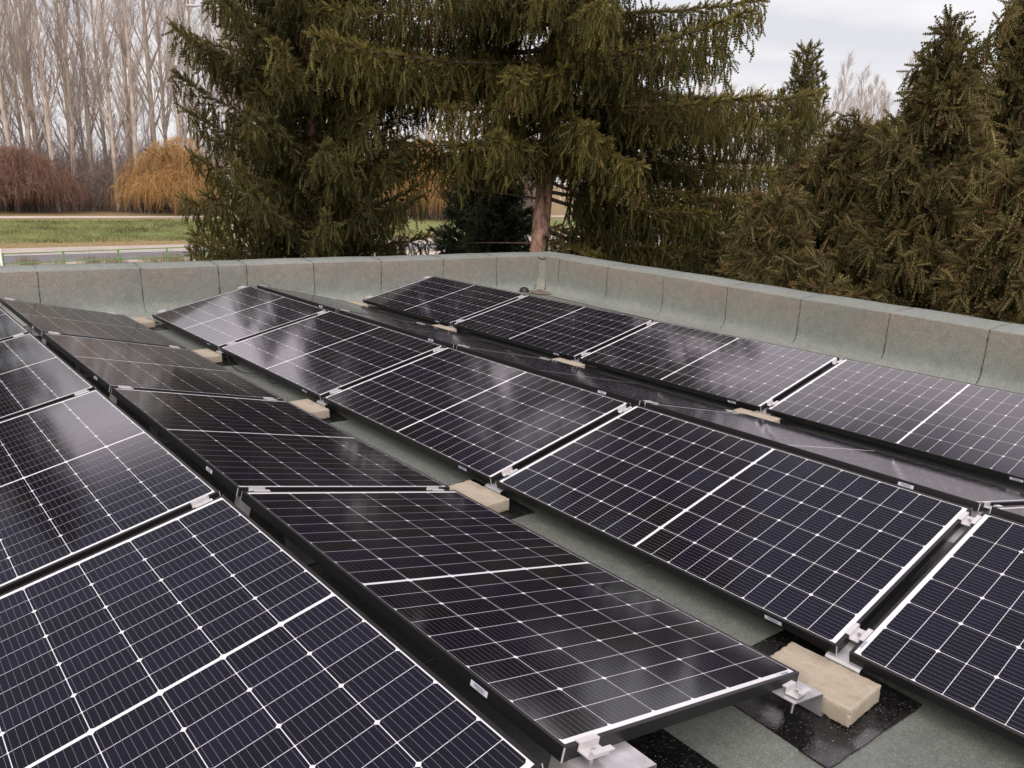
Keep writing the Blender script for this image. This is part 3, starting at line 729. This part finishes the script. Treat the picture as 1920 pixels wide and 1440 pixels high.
def conifer(name, label, base, H, r0, seed, mats, lean=(0, 0), first=0.1, whorl=0.4, nper=5, prof=None, slope=(-0.1, -0.35), curve=0.3,
            sec_step=0.13, sec_len=0.34, hang=0.28, hang_w=1.0, hang_step=0.085, R=0.024, extra=(), skip=None, lenmod=None, tip_up=0.4, spread=0.35, tl_=1.0, group='conifers behind the parapets', cat='conifer', zfull=99, tint0=0.0, dead=0.04):
    rg = np.random.default_rng(seed); root = empty(name, base); tag(root, label, cat, group)
    trunk_at = lambda h: np.array([lean[0] * h, lean[1] * h, h]) + np.array([0.02 * math.sin(h * .9 + seed), 0.02 * math.cos(h * .7), 0]) * min(1, h / 3)
    tb = MB(); hs = np.linspace(-0.3, H, 34)
    tb.tube([trunk_at(h) for h in hs], [max(0.008, r0 * (1 - (max(h, 0) / H)) ** 0.85 * (1 + 0.35 * math.exp(-max(h, 0) * 2.0))) for h in hs], 12)
    tb.build('trunk', mats[0], root, smooth=True)
    br = MB(); P = []; D = []; LL = []; RR = []; TT = []
    jobs = []
    h = first * H
    while h < H - 0.15:
        t = (h - first * H) / (H - first * H)
        n = nper if h < H * .92 else 4
        a0 = rg.random() * 6.28
        for i in range(n):
            az = a0 + i * 6.283 / n + rg.normal(0, 0.2)
            Lb = prof(t) * rg.uniform(0.72, 1.15)
            if skip and skip(h, az, rg): continue
            if lenmod: Lb = lenmod(h, az, Lb)
            s0 = slope[1] + (slope[0] - slope[1]) * t + rg.normal(0, 0.08)
            jobs.append((h + rg.normal(0, .08), az, Lb, s0, curve * rg.uniform(0.7, 1.3), 1.0))
        h += whorl * rg.uniform(0.8, 1.2) * (0.55 + 0.45 * (1 - t))
    for e in extra: jobs.append(e)
    for (h, az, Lb, s0, cv, dens) in jobs:
        o = trunk_at(h); hd = np.array([math.cos(az), math.sin(az), 0]); sd_ = np.array([-hd[1], hd[0], 0])
        wig = rg.normal(0, 0.05)
        def at(s): return o + hd * Lb * s + sd_ * (wig * Lb * s * s) + UP * Lb * (s0 * s + cv * s * s)
        npt = 9; pts = [at(s) for s in np.linspace(0, 1, npt)]
        rb = min(0.010 + 0.0075 * Lb, r0 * 0.4 * max(0.15, 1 - h / H) + .008)
        br.tube(pts, [max(0.004, rb * (1 - s) ** .8) for s in np.linspace(0, 1, npt)], 5, cap=False)
        far = 1.0 if h + base[2] < zfull else 1.7
        n0 = len(TT); bt = rg.normal(0, 0.11)
        step = sec_step * far / max(.25, dens) if dens > 0 else 99
        s = 0.08 + 0.08 * rg.random(); side = 1
        while s < 1.0 and dens > 0:
            p0 = at(s); tg_ = at(min(1.0, s + .02)) - at(s - .02); tg_ /= np.linalg.norm(tg_)
            side = -side; l2 = sec_len * (0.35 + Lb * 0.32 * (1 - s) ** 0.7) * rg.uniform(0.6, 1.25)
            if l2 > 0.06:
                d2 = tg_ * rg.uniform(0.5, 0.9) + sd_ * side * rg.uniform(0.5, 1.0) + UP * rg.normal(-0.12, 0.2)
                d2 /= np.linalg.norm(d2)
                m = max(2, int(l2 / (hang_step * far))); f = (np.arange(m) + rg.random(m) * .8) / m
                q = p0 + d2[None] * (l2 * f)[:, None] - UP[None] * (0.35 * l2 * f * f)[:, None]
                # twigs along the side branch
                dd = d2[None] + rg.normal(0, spread, (m, 3)) * np.array([1, 1, .6]); dd[:, 2] -= 0.15
                P.append(q); D.append(dd); LL.append(rg.uniform(0.10, 0.2, m) * far * tl_); RR.append(np.full(m, R) * far ** .5)
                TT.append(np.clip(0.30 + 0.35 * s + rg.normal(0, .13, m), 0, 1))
                # hanging curtains: chains of shoots along drooping cords
                if hang > 0:
                    tl = hang * rg.uniform(0.45, 1.35, m) * (0.55 + 0.45 * min(1, Lb / 2)); K = max(1, int(round(hang / (0.13 * far))))
                    sw = d2[None] * 0.22 + rg.normal(0, .12, (m, 3))
                    for kk in range(K):
                        f2 = (kk + rg.random(m) * .6) / K
                        qq = q + sw * (tl * f2)[:, None]; qq[:, 2] -= tl * f2 * hang_w
                        dd = rg.normal(0, 0.30, (m, 3)) + sw * .6; dd[:, 2] -= hang_w
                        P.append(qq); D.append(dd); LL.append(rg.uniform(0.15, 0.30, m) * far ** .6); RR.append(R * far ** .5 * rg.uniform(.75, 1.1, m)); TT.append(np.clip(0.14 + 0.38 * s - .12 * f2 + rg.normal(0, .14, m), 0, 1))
                br.tube([p0, p0 + d2 * l2 * .5 - UP * .35 * l2 * .25, p0 + d2 * l2 - UP * .35 * l2], [.006, .004, .002], 3, cap=False)
            # upper side of the main branch
            mm = 4; dd = tg_[None] * 0.7 + rg.normal(0, 0.45, (mm, 3)) + UP[None] * tip_up * rg.uniform(.2, 1, (mm, 1))
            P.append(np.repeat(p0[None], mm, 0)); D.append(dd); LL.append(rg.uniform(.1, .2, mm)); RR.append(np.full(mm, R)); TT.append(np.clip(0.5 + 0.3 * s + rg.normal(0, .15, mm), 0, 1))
            s += step / Lb * rg.uniform(0.7, 1.3)
        if dens > 0:
            m = 7; q = np.array([at(x) for x in rg.uniform(0.88, 1.0, m)]); tg_ = at(1.0) - at(.93); tg_ /= np.linalg.norm(tg_)
            dd = tg_[None] + rg.normal(0, .4, (m, 3)) + UP[None] * 0.25
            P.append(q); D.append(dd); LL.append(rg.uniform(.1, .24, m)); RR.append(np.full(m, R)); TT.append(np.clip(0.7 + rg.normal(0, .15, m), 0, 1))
        for i_ in range(n0, len(TT)): TT[i_] = np.clip(TT[i_] + bt, 0, 1)
    # leader
    m = 26; q = np.array([trunk_at(x) for x in rg.uniform(H * 0.93, H, m)]); dd = rg.normal(0, 1, (m, 3)); dd[:, 2] = np.abs(dd[:, 2]) + 0.5
    P.append(q); D.append(dd); LL.append(rg.uniform(.1, .22, m)); RR.append(np.full(m, R)); TT.append(np.full(m, .6))
    P = np.concatenate(P); D = np.concatenate(D); LL = np.concatenate(LL); RR = np.concatenate(RR); TT = np.clip(np.concatenate(TT) + tint0, 0, 0.93)
    TT[rg.random(len(TT)) < dead] = 1.0
    V, T, nv = shoots(P, D, LL, RR, rg)
    br.build('branches', mats[1], root, smooth=True)
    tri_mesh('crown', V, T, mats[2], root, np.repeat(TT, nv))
    return root, len(P)

bark_spruce = bark('spruce_bark', (0.13, 0.07, 0.05), (0.54, 0.34, 0.265), 13)
bark_dark = bark('dark_branch_bark', (0.05, 0.035, 0.028), (0.17, 0.115, 0.085), 14)
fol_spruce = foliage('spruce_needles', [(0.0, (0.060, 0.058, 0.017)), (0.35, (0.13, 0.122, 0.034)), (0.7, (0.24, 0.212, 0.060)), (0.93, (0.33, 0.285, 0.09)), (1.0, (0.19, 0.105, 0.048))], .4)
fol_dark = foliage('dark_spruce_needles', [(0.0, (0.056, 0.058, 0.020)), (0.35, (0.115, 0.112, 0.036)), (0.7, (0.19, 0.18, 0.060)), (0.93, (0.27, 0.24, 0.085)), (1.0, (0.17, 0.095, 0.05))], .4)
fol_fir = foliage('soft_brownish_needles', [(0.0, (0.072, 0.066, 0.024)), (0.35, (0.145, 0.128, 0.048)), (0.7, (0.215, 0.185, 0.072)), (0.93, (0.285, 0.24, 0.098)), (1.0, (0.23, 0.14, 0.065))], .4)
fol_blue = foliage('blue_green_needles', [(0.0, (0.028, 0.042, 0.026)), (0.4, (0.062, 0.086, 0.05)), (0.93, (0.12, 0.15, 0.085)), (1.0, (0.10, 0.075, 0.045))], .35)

def az_of(px_from, px_to): pass
RH = np.array([RV[0], RV[1]]) / np.hypot(RV[0], RV[1]); FH = np.array([FV[0], FV[1]]) / np.hypot(FV[0], FV[1])
def az(right, away):
    v = RH * right + FH * away; return math.atan2(v[1], v[0])
GZ = -4.5
# the big spruce with the bare trunk, behind the corner
b2 = spot(996, 15.0, GZ)
toward = lambda a: -(math.cos(a) * FH[0] + math.sin(a) * FH[1])       # 1 = points at the viewer
def skip_main(h, a, rg):
    if h < 5.0 and toward(a) > 0.25: return True
    if h < 5.9 and (math.cos(a) * RH[0] + math.sin(a) * RH[1]) < 0.15: return True
    if h < 5.6 and toward(a) > -0.2 and rg.random() < .75: return True
    return False
def len_main(h, a, Lb):
    r = math.cos(a) * RH[0] + math.sin(a) * RH[1]
    if r > 0.2 and h > 8.35: return min(Lb, 3.1)
    if r > 0.2 and h > 6.6: return min(Lb, 4.2)
    if r < -0.15 and 5.5 < h < 7.9: return min(Lb, 2.35)
    return Lb
ex = [  # height, azimuth, length, start slope, curve, density
    (8.15, az(-1, -.10), 4.9, -0.16, 0.05, 1.25), (8.7, az(-1, -.25), 4.2, -0.10, 0.05, 1.2), (8.9, az(-.8, -.5), 3.1, -.12, .08, 1.2), (8.0, az(-1, .25), 3.7, -.22, .10, 1.1),
    (7.95, az(1, .0), 5.0, -0.36, 0.30, 1.2), (8.75, az(1, -.15), 3.5, -0.05, 0.12, 1.2), (9.1, az(-.15, -1), 2.3, -.25, .1, 1.3), (8.5, az(.25, -1), 2.0, -.35, .1, 1.3), (8.0, az(-.35, -1), 2.2, -.35, .1, 1.3), (7.7, az(-.1, -1), 1.3, -.25, .1, 1.2), (7.5, az(1, -.3), 4.2, -0.38, 0.25, 1.2), (7.1, az(1, .3), 4.4, -0.38, 0.22, 1.2),
    (7.35, az(.25, -1), 2.2, -0.42, 0.12, 1.2), (7.0, az(.55, -1), 2.5, -0.45, 0.12, 1.2), (7.7, az(.12, -1), 1.7, -0.15, 0.1, 1.3),
    (6.6, az(-1, -.1), 3.0, -0.15, 0.1, 1.1), (6.8, az(-.8, -.7), 2.2, -0.28, 0.1, 1.2), (6.3, az(1, -.2), 3.6, -0.35, 0.18, 1.2), (5.9, az(1, -.55), 3.0, -0.35, 0.2, 1.2),
    (5.6, az(1, .1), 3.9, -0.3, 0.2, 1.2), (5.1, az(.9, -.4), 2.9, -0.22, 0.12, 1.3), (5.0, az(1, .4), 3.4, -0.3, 0.2, 1.2), (4.9, az(.6, -.9), 1.5, -.25, .1, 1.2),
    (6.9, az(.5, -1), 1.8, -.3, .1, 1.2),
    (5.55, az(-1, -.15), 1.9, 0.12, -0.02, 0.0), (4.75, az(-1, -.3), 1.3, .02, -.03, 0.0),
]
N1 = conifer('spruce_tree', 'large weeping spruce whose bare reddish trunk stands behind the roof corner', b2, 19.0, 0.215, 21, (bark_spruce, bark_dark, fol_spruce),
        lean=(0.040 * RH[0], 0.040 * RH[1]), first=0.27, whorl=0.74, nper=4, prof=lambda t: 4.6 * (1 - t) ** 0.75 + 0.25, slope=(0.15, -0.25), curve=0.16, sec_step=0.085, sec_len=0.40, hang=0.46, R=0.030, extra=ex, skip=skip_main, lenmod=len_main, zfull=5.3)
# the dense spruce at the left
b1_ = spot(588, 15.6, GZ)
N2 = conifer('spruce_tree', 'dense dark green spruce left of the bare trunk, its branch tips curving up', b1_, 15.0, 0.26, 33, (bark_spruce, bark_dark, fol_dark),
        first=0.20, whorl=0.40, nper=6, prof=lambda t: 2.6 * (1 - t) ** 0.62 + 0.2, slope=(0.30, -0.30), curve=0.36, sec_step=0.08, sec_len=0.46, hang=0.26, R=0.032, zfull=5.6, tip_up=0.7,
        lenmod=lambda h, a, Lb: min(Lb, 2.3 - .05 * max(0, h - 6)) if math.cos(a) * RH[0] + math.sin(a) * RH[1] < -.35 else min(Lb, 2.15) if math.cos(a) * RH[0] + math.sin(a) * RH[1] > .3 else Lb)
bo = np.array([CAM[0] + 15.0 * math.sin(math.radians(0.5)), CAM[1] + 15.0 * math.cos(math.radians(0.5)), GZ])
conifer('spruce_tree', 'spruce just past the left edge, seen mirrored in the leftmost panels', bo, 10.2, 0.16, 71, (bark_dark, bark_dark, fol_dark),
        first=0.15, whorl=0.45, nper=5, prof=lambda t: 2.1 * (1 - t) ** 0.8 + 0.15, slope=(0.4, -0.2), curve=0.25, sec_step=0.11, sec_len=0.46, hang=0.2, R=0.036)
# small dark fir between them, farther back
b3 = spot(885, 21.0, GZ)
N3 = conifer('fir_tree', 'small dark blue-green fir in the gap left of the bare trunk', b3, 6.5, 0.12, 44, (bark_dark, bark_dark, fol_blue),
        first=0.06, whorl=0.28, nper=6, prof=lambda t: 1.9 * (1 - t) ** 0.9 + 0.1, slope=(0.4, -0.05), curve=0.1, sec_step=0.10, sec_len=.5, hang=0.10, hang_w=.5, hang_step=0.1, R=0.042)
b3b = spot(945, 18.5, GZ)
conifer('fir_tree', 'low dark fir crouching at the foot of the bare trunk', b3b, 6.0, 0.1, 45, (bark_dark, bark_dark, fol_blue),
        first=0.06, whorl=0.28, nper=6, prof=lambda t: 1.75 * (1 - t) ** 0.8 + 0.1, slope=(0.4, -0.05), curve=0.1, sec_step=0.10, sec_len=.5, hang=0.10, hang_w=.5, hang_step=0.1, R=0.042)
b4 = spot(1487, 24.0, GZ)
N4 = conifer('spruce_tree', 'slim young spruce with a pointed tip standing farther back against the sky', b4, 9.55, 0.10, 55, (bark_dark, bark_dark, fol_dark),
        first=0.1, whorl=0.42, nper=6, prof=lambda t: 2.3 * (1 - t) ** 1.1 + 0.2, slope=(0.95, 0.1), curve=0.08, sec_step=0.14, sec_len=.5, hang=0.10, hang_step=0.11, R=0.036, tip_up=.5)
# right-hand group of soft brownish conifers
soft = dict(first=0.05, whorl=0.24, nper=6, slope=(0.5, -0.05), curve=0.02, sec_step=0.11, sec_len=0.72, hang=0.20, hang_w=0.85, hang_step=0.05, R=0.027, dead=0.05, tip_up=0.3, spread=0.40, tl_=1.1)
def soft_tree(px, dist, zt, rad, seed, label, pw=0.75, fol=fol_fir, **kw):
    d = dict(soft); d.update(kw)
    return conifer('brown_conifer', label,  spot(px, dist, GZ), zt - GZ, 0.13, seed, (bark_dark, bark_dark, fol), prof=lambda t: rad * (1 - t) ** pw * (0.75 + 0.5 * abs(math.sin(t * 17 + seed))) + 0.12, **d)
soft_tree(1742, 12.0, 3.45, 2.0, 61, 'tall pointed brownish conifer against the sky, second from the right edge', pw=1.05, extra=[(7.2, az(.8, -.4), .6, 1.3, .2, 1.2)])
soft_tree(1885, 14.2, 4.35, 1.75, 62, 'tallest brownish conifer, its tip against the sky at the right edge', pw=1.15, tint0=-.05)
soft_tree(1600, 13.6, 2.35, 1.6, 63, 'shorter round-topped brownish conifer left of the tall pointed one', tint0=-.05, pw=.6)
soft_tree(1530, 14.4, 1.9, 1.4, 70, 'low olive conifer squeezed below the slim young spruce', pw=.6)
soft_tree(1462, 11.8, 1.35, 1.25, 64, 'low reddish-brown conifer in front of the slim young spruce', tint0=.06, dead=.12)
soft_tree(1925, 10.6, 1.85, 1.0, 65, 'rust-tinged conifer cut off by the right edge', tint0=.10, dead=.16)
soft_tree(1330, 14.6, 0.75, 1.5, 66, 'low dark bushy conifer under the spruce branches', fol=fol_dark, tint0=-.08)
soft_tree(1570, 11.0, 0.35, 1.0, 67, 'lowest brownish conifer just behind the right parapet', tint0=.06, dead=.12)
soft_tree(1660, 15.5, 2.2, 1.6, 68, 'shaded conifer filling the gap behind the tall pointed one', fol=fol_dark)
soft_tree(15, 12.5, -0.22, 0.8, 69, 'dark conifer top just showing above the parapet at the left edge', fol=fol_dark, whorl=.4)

# ------------------------------------------------------------------ bare poplars, willows, undergrowth
def ribbons(P0, P1, w0, w1, rg):
    """thin three-sided twigs as numpy triangles"""
    N = len(P0); D = P1 - P0; D = D / (np.linalg.norm(D, axis=1, keepdims=True) + 1e-9)
    A = np.cross(D, rg.normal(0, 1, (N, 3))); A /= np.linalg.norm(A, axis=1, keepdims=True) + 1e-9
    B = np.cross(D, A)
    V = np.zeros((N, 6, 3))
    for k in range(3):
        a = k * 2.0944; n = A * math.cos(a) + B * math.sin(a)
        V[:, k] = P0 + n * w0[:, None]; V[:, 3 + k] = P1 + n * w1[:, None]
    T = []
    for k in range(3):
        q = (k + 1) % 3; T += [(k, q, 3 + q), (k, 3 + q, 3 + k)]
    T = np.array(T)[None] + (np.arange(N) * 6)[:, None, None]
    return V.reshape(-1, 3), T.reshape(-1, 3)
def bare_tree(seed, H, spread=0.33, nprim=26, first=0.22, twig=0.0095):
    """trunk (mesh builder) and fine branch arrays of an upright poplar"""
    rg = np.random.default_rng(seed); tb = MB(); bow = rg.normal(0, .25, 2)
    tr = lambda h: np.array([bow[0] * math.sin(h / H * 2.4), bow[1] * math.sin(h / H * 2.9), h])
    r0 = (0.0085 + 0.002 * rg.random()) * H
    hs = np.linspace(0, H, 16); tb.tube([tr(h) for h in hs], [max(.02, r0 * (1 - h / H) ** .75) for h in hs], 7)
    fork = rg.random() < .6
    a0, a1, wa, wb = [], [], [], []
    def seg(p, d, l, r, n, up, out):
        q = p
        for i in range(n):
            q2 = q + d * l / n; a0.append(q); a1.append(q2); wa.append(r * (1 - i / n * .8)); wb.append(max(twig * .5, r * (1 - (i + 1) / n * .8)))
            out.append((q2, d)); d = d + UP * up + rg.normal(0, .06, 3); d = d / np.linalg.norm(d); q = q2
    for i in range(nprim):
        h = H * (first + (0.95 - first) * (i + rg.random()) / nprim); az_ = rg.random() * 6.28
        l = H * spread * (1.05 - h / H) * rg.uniform(.6, 1.25) + .8
        d = np.array([math.cos(az_) * .42, math.sin(az_) * .42, .88]); d /= np.linalg.norm(d)
        o1 = []; seg(tr(h), d, l, .012 * l + .02, 6, .10, o1)
        for q, dd in o1[1:]:
            for _ in range(3):
                d2 = dd + rg.normal(0, .42, 3) + UP * .2; d2 /= np.linalg.norm(d2); o2 = []
                seg(q, d2, l * rg.uniform(.18, .38), .016 + .002 * l, 3, .1, o2)
                for q2, d3 in o2:
                    for _ in range(2):
                        d4 = d3 + rg.normal(0, .45, 3) + UP * .15; d4 /= np.linalg.norm(d4)
                        a0.append(q2); a1.append(q2 + d4 * rg.uniform(.5, 1.5)); wa.append(twig * .8); wb.append(twig * .35)
    V, T = ribbons(np.array(a0), np.array(a1), np.array(wa), np.array(wb), rg)
    return tb, V, T
bark_pop = bark('poplar_bark', (0.30, 0.25, 0.20), (0.60, 0.525, 0.445), 2.0)
twig_pop = simple('poplar_twigs', (0.44, 0.375, 0.33), 0.9, spec=0.1, var=0.25, scale=.3)
variants = []
for s_ in range(6):
    tb, V, T = bare_tree(100 + s_, 29 + 1.2 * s_, spread=0.22 + .03 * (s_ % 3), nprim=22 + 2 * s_, first=0.13 + .05 * (s_ % 4))
    variants.append((tb, V, T, []))
rg = np.random.default_rng(77); random.seed(5)
def poplar(px, dist, label, group, scale=1.0):
    i = int(rg.integers(0, 6)); tb, V, T, made = variants[i]
    dist += 13; p = spot(px, dist, -3.85)
    t = empty('bare_poplar', p, (0, 0, rg.random() * 6.28)); sc = scale * rg.uniform(.92, 1.2); t.scale = (sc, sc, sc)
    tag(t, label, 'tree', group)
    if not made:
        made.append(tb.build('trunk', bark_pop, t, smooth=True)); made.append(tri_mesh('branches', V, T, twig_pop, t))
    else:
        for o in made: c = o.copy(); COL.objects.link(c); c.parent = t
POPL = 'tall leafless poplar in the pale stand beyond the road'
for px in np.linspace(-120, 520, 18): poplar(px + rg.normal(0, 9), rg.uniform(87, 97), POPL, 'bare poplars beyond the road')
for px in np.linspace(-140, 560, 18): poplar(px + rg.normal(0, 12), rg.uniform(100, 126), POPL, 'bare poplars beyond the road')
for px in np.linspace(600, 960, 10): poplar(px + rg.normal(0, 12), rg.uniform(98, 125), POPL, 'bare poplars beyond the road')
for px in np.linspace(1010, 1290, 8): poplar(px + rg.normal(0, 12), rg.uniform(150, 175), 'distant bare poplar glimpsed between the spruce branches', 'distant bare poplars', .86)
for px in np.linspace(1310, 1700, 40): poplar(px + rg.normal(0, 6), rg.uniform(160, 178), 'distant bare poplar whose pinkish top shows above the conifers', 'distant bare poplars', .74 + .04 * rg.random())

for px in np.linspace(-150, 560, 20): poplar(px + rg.normal(0, 12), rg.uniform(90, 118), 'young leafless tree crowded between the pale poplar trunks', 'young bare trees', rg.uniform(.32, .58))
for px in np.linspace(600, 980, 18): poplar(px + rg.normal(0, 12), rg.uniform(95, 118), 'young leafless tree crowded between the pale poplar trunks', 'young bare trees', rg.uniform(.32, .55))
def strand_dome(seed, n, rx, h, droop, w):
    """hanging strands of a weeping willow"""
    rg = np.random.default_rng(seed); a0, a1, wa, wb, tt = [], [], [], [], []
    nb = 38
    lobes = [(rg.random() * 6.28, rg.uniform(0, .75) * rx, rg.uniform(.45, 1.0) * h, rg.uniform(.18, .42) * rx) for _ in range(nb)]
    for k in range(n):
        la, lr, lh, ls = lobes[int(rg.integers(0, nb))]
        th = rg.random() * 6.28; r = ls * math.sqrt(rg.random())
        x, y = math.cos(la) * lr + math.cos(th) * r, math.sin(la) * lr + math.sin(th) * r
        rr = min(1, math.hypot(x, y) / rx); z = lh * (1 - .55 * rr ** 2.2) - .35 * (r / ls) ** 2 * h * .3
        p = np.array([x, y, z]); d = np.array([math.cos(th) * .7, math.sin(th) * .7, .25]); ln = rg.uniform(.2, 1.0) * droop
        t = rg.random()
        for i in range(5):
            q = p + d * ln / 5
            if q[2] < 0.05: break
            a0.append(p); a1.append(q); wa.append(w * (1 - i * .15)); wb.append(w * (1 - (i + 1) * .15)); tt.append(t)
            d = d * np.array([.6, .6, 1]) + np.array([rg.normal(0, .16), rg.normal(0, .16), -.5]); d /= max(.6, np.linalg.norm(d)); p = q
    for k in range(n // 7):      # ragged upright and sideways twigs
        la, lr, lh, ls = lobes[int(rg.integers(0, nb))]; th = rg.random() * 6.28
        p = np.array([math.cos(la) * lr, math.sin(la) * lr, lh * rg.uniform(.25, .9) * (1 - .5 * (lr / rx) ** 2)])
        d = np.array([math.cos(th) * .8, math.sin(th) * .8, rg.uniform(.1, 1.2)]); d /= np.linalg.norm(d); ln = rg.uniform(.5, 1.0) * ls * 1.3
        m = p + d * ln * .6; q = m + (d + np.array([0, 0, -.5])) * ln * .5
        a0 += [p, m]; a1 += [m, q]; wa += [w * 1.3, w]; wb += [w, w * .4]; t = rg.random() * .5; tt += [t, t]
    V, T = ribbons(np.array(a0), np.array(a1), np.array(wa), np.array(wb), rg)
    return V, T, np.repeat(np.array(tt), 6)
def willow(px, dist, rx, h, seed, stops, label, n=9000, droop=4.0, name='weeping_willow', cat='tree'):
    dist *= 1.15; rx *= 1.13; h *= 1.13; droop *= 1.13
    t = empty(name, spot(px, dist, -3.8)); tag(t, label, cat)
    b = MB(); rgl = np.random.default_rng(seed + 1)
    b.tube([(0, 0, -.2), (.05, 0, h * .25), (.1, .05, h * .45)], [.28, .22, .15], 9)
    for k in range(9):
        a = k * .7 + rgl.random(); l = rx * rgl.uniform(.4, .75)
        b.tube([(.1, .05, h * .4), (.1 + math.cos(a) * l * .45, .05 + math.sin(a) * l * .45, h * .7), (.1 + math.cos(a) * l, .05 + math.sin(a) * l, h * .82)], [.11, .07, .03], 6)
    b.build('trunk', bark_dark, t, smooth=True)
    V, T, tt = strand_dome(seed, n, rx, h, droop, 0.014)
    tri_mesh('crown', V, T, foliage(name + '_strands', stops, .15), t, tt)
gold = [(0.0, (0.16, 0.10, 0.05)), (0.3, (0.42, 0.235, 0.085)), (0.7, (0.60, 0.36, 0.13)), (1.0, (0.72, 0.47, 0.20))]
red = [(0.0, (0.12, 0.075, 0.055)), (0.4, (0.25, 0.14, 0.10)), (0.75, (0.32, 0.18, 0.125)), (1.0, (0.44, 0.30, 0.22))]
willow(326, 84, 4.7, 7.4, 5, gold, 'golden weeping willow across the road, left of the dense spruce', 5500)
willow(782, 88, 5.2, 8.6, 6, gold, 'golden weeping willow glimpsed through the gap between the two spruces', 9000)
willow(26, 84, 5.8, 5.9, 7, red, 'wide reddish-brown thicket across the road at the left edge', 9000, 2.6, 'red_shrub', 'shrub')
willow(700, 92, 4.0, 6.4, 8, red, 'reddish-brown shrub glimpsed behind the dense spruce', 6000, 3.0, 'red_shrub', 'shrub')
# tangled undergrowth below the poplars
rgu = np.random.default_rng(9); a0, a1, wa, wb = [], [], [], []
for k in range(15000):
    px = rgu.uniform(-160, 1000); p = spot(px, rgu.uniform(99, 126), -3.85); d = np.array([rgu.normal(0, .5), rgu.normal(0, .5), 1.0]); d /= np.linalg.norm(d)
    l = rgu.uniform(1.5, 14.0) * rgu.random() ** .5; q = p + d * l * .6; a0.append(p); a1.append(q); wa.append(.03); wb.append(.018)
    for _ in range(5):
        e = d + rgu.normal(0, .6, 3); e /= np.linalg.norm(e); s0 = p + (q - p) * rgu.uniform(.3, 1); a0.append(s0); a1.append(s0 + e * l * .4); wa.append(.014); wb.append(.005)
V, T = ribbons(np.array(a0), np.array(a1), np.array(wa), np.array(wb), rgu)
tag(tri_mesh('undergrowth', V, T, simple('dark_twigs', (0.27, 0.215, 0.19), 0.9, spec=.1, var=.35, scale=.2)), 'tangled leafless undergrowth at the foot of the poplars', 'undergrowth', kind='stuff')
# dry weeds along the railing and blades on the bank
a0, a1, wa, wb = [], [], [], []
for k in range(9000):
    x = rgu.uniform(2, 32); y = fy(x) + rgu.normal(1.2, 1.0); cl = 0.5 + 0.5 * math.sin(x * 1.1) * math.sin(x * 2.7 + 1)
    if rgu.random() > cl: continue
    h = rgu.uniform(.1, .55) * (.4 + cl); p = np.array([x, y, -4.5]); a0.append(p); a1.append(p + np.array([rgu.normal(0, .12), rgu.normal(0, .12), h])); wa.append(.012); wb.append(.003)
V, T = ribbons(np.array(a0), np.array(a1), np.array(wa), np.array(wb), rgu)
tag(tri_mesh('dry_weeds', V, T, simple('dry_grass', (0.24, 0.21, 0.11), 0.9, spec=.1, var=.35, scale=.7)), 'dry weeds growing along the green railing', 'weeds', kind='stuff')
a0, a1, wa, wb = [], [], [], []
for k in range(26000):
    x = rgu.uniform(2, 46); y = rgu.uniform(59, 74.5); z = float(np.interp(y, [58, 61, 66, 72, 75.5, 78], [-4.5, -4.42, -4.2, -3.92, -3.82, -3.8]))
    p = np.array([x, y, z - .02]); h = rgu.uniform(.05, .28); a0.append(p); a1.append(p + np.array([rgu.normal(0, .08), rgu.normal(0, .08), h])); wa.append(.03); wb.append(.004)
V, T = ribbons(np.array(a0), np.array(a1), np.array(wa), np.array(wb), rgu)
tag(tri_mesh('grass_tufts', V, T, simple('bank_grass', (0.19, 0.215, 0.085), 0.9, spec=.1, var=.5, scale=.35)), 'tufted green grass on the bank', 'grass', kind='stuff')
b = MB(); b.tube([(0, 0, -0.1), (0, 0, 1.25)], 0.06, 8); b.tube([(0, 0, 1.25), (0, 0, 1.32)], [0.06, 0.02], 8)
o = b.build('marker_post', simple('white_post', (0.8, 0.8, 0.78), 0.5)); o.location = spot(-17, 50.5, -4.5); tag(o, 'white roadside marker post at the left edge', 'post')
print('shoots', N1[1], N2[1], N3[1], N4[1])
